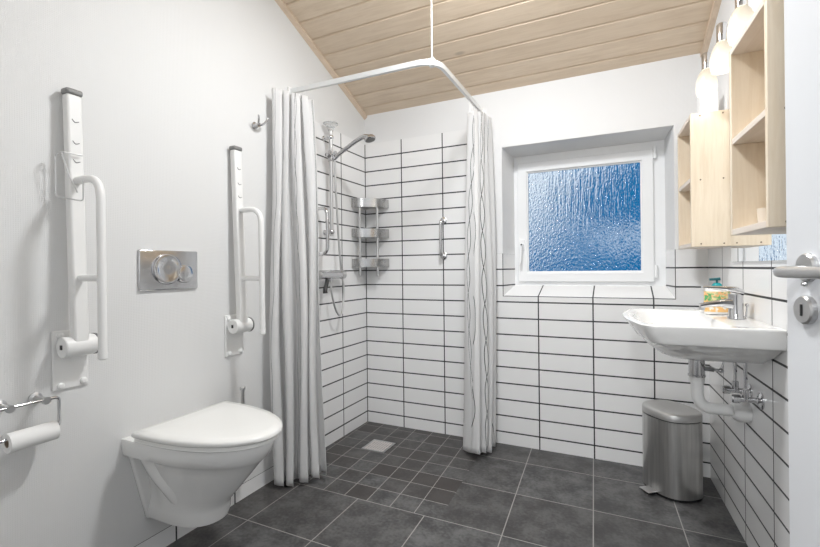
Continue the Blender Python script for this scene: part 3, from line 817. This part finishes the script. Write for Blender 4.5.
m = MB(); m.loft([bin_ring(BWd + .001, BDp + .001, .3675), bin_ring(BWd + .001, BDp + .001, .392), bin_ring(BWd - .003, BDp - .003, .400), bin_ring(BWd * .9, BDp * .9, .4035), bin_ring(BWd * .4, BDp * .4, .405)])
m.build('lid', M['lid_steel'], t, sharp=50)
m = MB(); m.box(BDp * .86, BDp * .86 + .022, -.045, .045, .0, .03); m.build('foot_block', M['black'], t, bevel=.004)
m = MB(); m.box(BDp * .86, BDp * .86 + .016, -.03, .03, .33, .385); m.build('hinge', M['black'], t, bevel=.004)
m = MB(); m.box(-BDp * 1.1 - .05, -BDp * 1.0, -.030, .030, .016, .021); m.build('pedal', M['satin'], t, bevel=.002)
m = MB(); m.box(-BDp * 1.1 - .042, -BDp * .95, -.026, .026, .006, .0155); m.build('pedal_arm', M['black'], t, bevel=.002)

# ------------------------------------------------------------------ wooden shelf towers, mirror and lamps
TW, TD, PT = .32, .147, .018
Z0, Z1 = H + .080, H + .655
def tower(y, label, shelves, group, Z0=Z0):
    t = thing('shelf_cabinet', label, 'cabinet', rwall(y, Z0), TH, group=group)
    h = Z1 - Z0
    L = TW / math.cos(TH)
    for a in (0, L - PT):
        m = MB(); m.box(-TD, -.0015, a, a + PT, 0, h); p = m.build('side_panel', M['pine'], t, bevel=.0015)
        face = -.0008 if a == 0 else L - PT + PT + .0008
        for o in (.03, TD - .035):
            for z in (.012, h * .5, h - .012):
                m = MB(); m.cyl((-o, face - .0006, z), (-o, face + .0006, z), .0032, 10); m.build('screw', M['dark_screw'], p)
    for nm, z in (('bottom_panel', 0), ('top_panel', h - PT)):
        m = MB(); m.box(-TD, -.0015, PT, L - PT, z, z + PT); m.build(nm, M['pine_shelf'], t, bevel=.0015)
    for z in shelves:
        m = MB(); m.box(-TD + .002, -.006, PT, L - PT, z, z + PT); m.build('shelf', M['pine_shelf'], t, bevel=.0015)
    m = MB(); m.box(-.006, -.0015, PT, L - PT, PT, h - PT); m.build('back_panel', M['pine'], t, smooth=False)
tower(2.243, 'pale pine open shelf cabinet between the mirror and the window', [.285], 'pine shelf cabinets beside the mirror')
tower(1.333, 'pale pine open shelf cabinet next to the open door', [.275], 'pine shelf cabinets beside the mirror', Z0 + .010)
m = MB(); m.box(-.008, -.0015, .0015, .5835, 0, .645)
mi = tag(m.build('mirror', M['mirror'], bevel=.001), 'frameless mirror between the two pine shelf cabinets', 'mirror')
mi.location = rwall(1.6555, H + .012); mi.rotation_euler = (0, 0, TH)
def lamp(y, label):
    z = H + .705
    t = thing('wall_lamp', label, 'lamp', rwall(y, z), TH, group='opal glass lamps over the mirror')
    m = MB(); m.box(-.022, -.001, -.026, .026, .108, .175); m.build('wall_plate', M['beige'], t, bevel=.003)
    m = MB(); m.tube(fillet([(-.02, 0, .155), (-.10, 0, .160), (-.10, 0, .12)], .02, 6), .008, 12); m.build('arm', M['chrome'], t)
    m = MB(); m.lathe([(.017, .106), (.017, .168), (.014, .172)], (-.10, 0, 0)); m.build('lamp_holder', M['chrome'], t)
    prof = [(.033, .0), (.037, .012), (.0385, .030), (.0375, .052), (.033, .074), (.025, .093), (.017, .104)]
    m = MB(); m.lathe(prof + [(r - .003, h_) for r, h_ in reversed(prof[:-1])], (-.10, 0, 0), seg=32, cap0=False, cap1=False); m.build('lamp_shade', M['shade'], t)
    m = MB(); m.ball((-.10, 0, .045), .020); m.lathe([(.010, .06), (.010, .107)], (-.10, 0, 0), seg=14); m.build('bulb', M['bulb'], t)
    l = bpy.data.lights.new('lamp_light', 'POINT'); l.energy = .30; l.color = (1, .93, .83); l.shadow_soft_size = .025
    lo = bpy.data.objects.new('lamp_light', l); COL.objects.link(lo); lo.parent = t; lo.location = (-.10, 0, -.012)
lamp(2.175, 'lit opal glass lamp nearest the window')
lamp(1.935, 'lit opal glass lamp in the middle of the three over the mirror')
lamp(1.705, 'lit opal glass lamp nearest the open door')

m = MB(); m.box(-.034, .034, -.034, .034, 0, .115)
bx = tag(m.build('box', M['white_box'], bevel=.003), 'plain white box standing on the shelf cabinet below the far lamp', 'box')
bx.location = rwall(2.36, Z1 + .0005, .06); bx.rotation_euler = (0, 0, TH)
m = MB(); m.lathe([(.016, 0), (.018, .002), (.020, .055), (.018, .055), (.016, .004)], (0, 0, 0), seg=24)
cu = tag(m.build('cup', M['cup']), 'small pale beaker on the bottom shelf of the cabinet by the door', 'cup')
cu.location = rwall(1.600, Z0 + .010 + PT + .0005, .075)

# ------------------------------------------------------------------ lights
M['dome'] = simple('opal_dome', (0.9, 0.9, 0.88), 0.4, 0.0, Emission_Color=(1, .98, .95, 1), Emission_Strength=2.0)
def ceiling_lamp(loc, label, power, down):
    t = thing('ceiling_lamp', label, 'lamp', loc)
    m = MB(); m.cyl((0, 0, .06), (0, 0, -.05), .05); m.lathe([(.16, -.05), (.16, -.062)], (0, 0, 0), seg=40); m.build('base', M['plastic'], t)
    m = MB(); m.lathe([(.155, -.062), (.15, -.085), (.12, -.11), (.06, -.125), (.01, -.128)], (0, 0, 0), seg=40); m.build('glass_dome', M['dome'], t)
    l = bpy.data.lights.new('ceiling_lamp_light', 'POINT'); l.energy = power; l.color = (.965, .985, 1); l.shadow_soft_size = .13
    lo = bpy.data.objects.new('ceiling_lamp_light', l); COL.objects.link(lo); lo.parent = t; lo.location = (0, 0, -.26)
    l = bpy.data.lights.new('ceiling_lamp_glow', 'AREA'); l.shape = 'DISK'; l.size = .28; l.energy = down; l.color = (.965, .985, 1)
    lo = bpy.data.objects.new('ceiling_lamp_glow', l); COL.objects.link(lo); lo.parent = t; lo.location = (0, 0, -.14)
yl = 1.48
ceiling_lamp((-.46, yl, ceil_z(yl) - .01), 'round white ceiling lamp over the middle of the room', 13, 24)
ceiling_lamp((-.15, -.75, 2.45), 'added fill lamp, unseen in the hall behind the doorway', 24, 26)  # invented hall lamp, added as soft fill through the doorway

# daylight outside: blue sky with bright cloud to the upper left
W = bpy.data.worlds.new('World'); S.world = W; W.use_nodes = True
nt = W.node_tree; bg = nt.nodes['Background']
co = nt.nodes.new('ShaderNodeTexCoord'); sp_ = nt.nodes.new('ShaderNodeSeparateXYZ'); nt.links.new(co.outputs['Generated'], sp_.inputs[0])
x, y, z = (N(nt, sp_.outputs[i]) for i in range(3))
cl = noise(nt, 16, 4, co.outputs['Generated'], (1, 1, 1.6))
f = (z * 7.0 - x * 8.0 + cl * 1.6 - 2.28).smooth(0.0, 0.8)
band = (1 - ((z - 0.055).abs()).smooth(0.004, 0.035)) * (x + 0.15).smooth(0.0, 0.12)
fac = f.max(band * 0.65)
c = mixcol(nt, cl.smooth(.35, .65), (0.0, 0.05, 0.19), (0.0, 0.25, 0.58))
c = mixcol(nt, fac, c, (0.80, 0.90, 1.0))
nt.links.new(c, bg.inputs[0]); bg.inputs[1].default_value = 1.0

# ------------------------------------------------------------------ camera
f_, yaw, v0, roll, cx = 436.5291, .4485, 268.3444, -.0106, 407.2466
Fv = Vector((-math.sin(yaw), math.cos(yaw), 0)); Rv = Vector((math.cos(yaw), math.sin(yaw), 0)); Uv = Vector((0, 0, 1))
R3 = Rv * math.cos(roll) + Uv * math.sin(roll); U3 = Uv * math.cos(roll) - Rv * math.sin(roll)
cam = bpy.data.cameras.new('camera'); co_ = bpy.data.objects.new('camera', cam); COL.objects.link(co_)
cam.sensor_fit = 'HORIZONTAL'; cam.sensor_width = 36; cam.lens = f_ / 820 * 36
cam.shift_x = (410 - cx) / 820; cam.shift_y = (v0 - 273.5) / 820; cam.clip_start = .02
mt = Matrix(((R3.x, U3.x, -Fv.x, 0), (R3.y, U3.y, -Fv.y, 0), (R3.z, U3.z, -Fv.z, H), (0, 0, 0, 1)))
co_.matrix_world = mt
S.camera = co_
S.view_settings.view_transform = 'Standard'; S.view_settings.look = 'None'; S.view_settings.gamma = 1
S.view_settings.use_curve_mapping = False
S.view_settings.exposure = -0.06
S.cycles.max_bounces = 10; S.cycles.diffuse_bounces = 6; S.cycles.transmission_bounces = 8
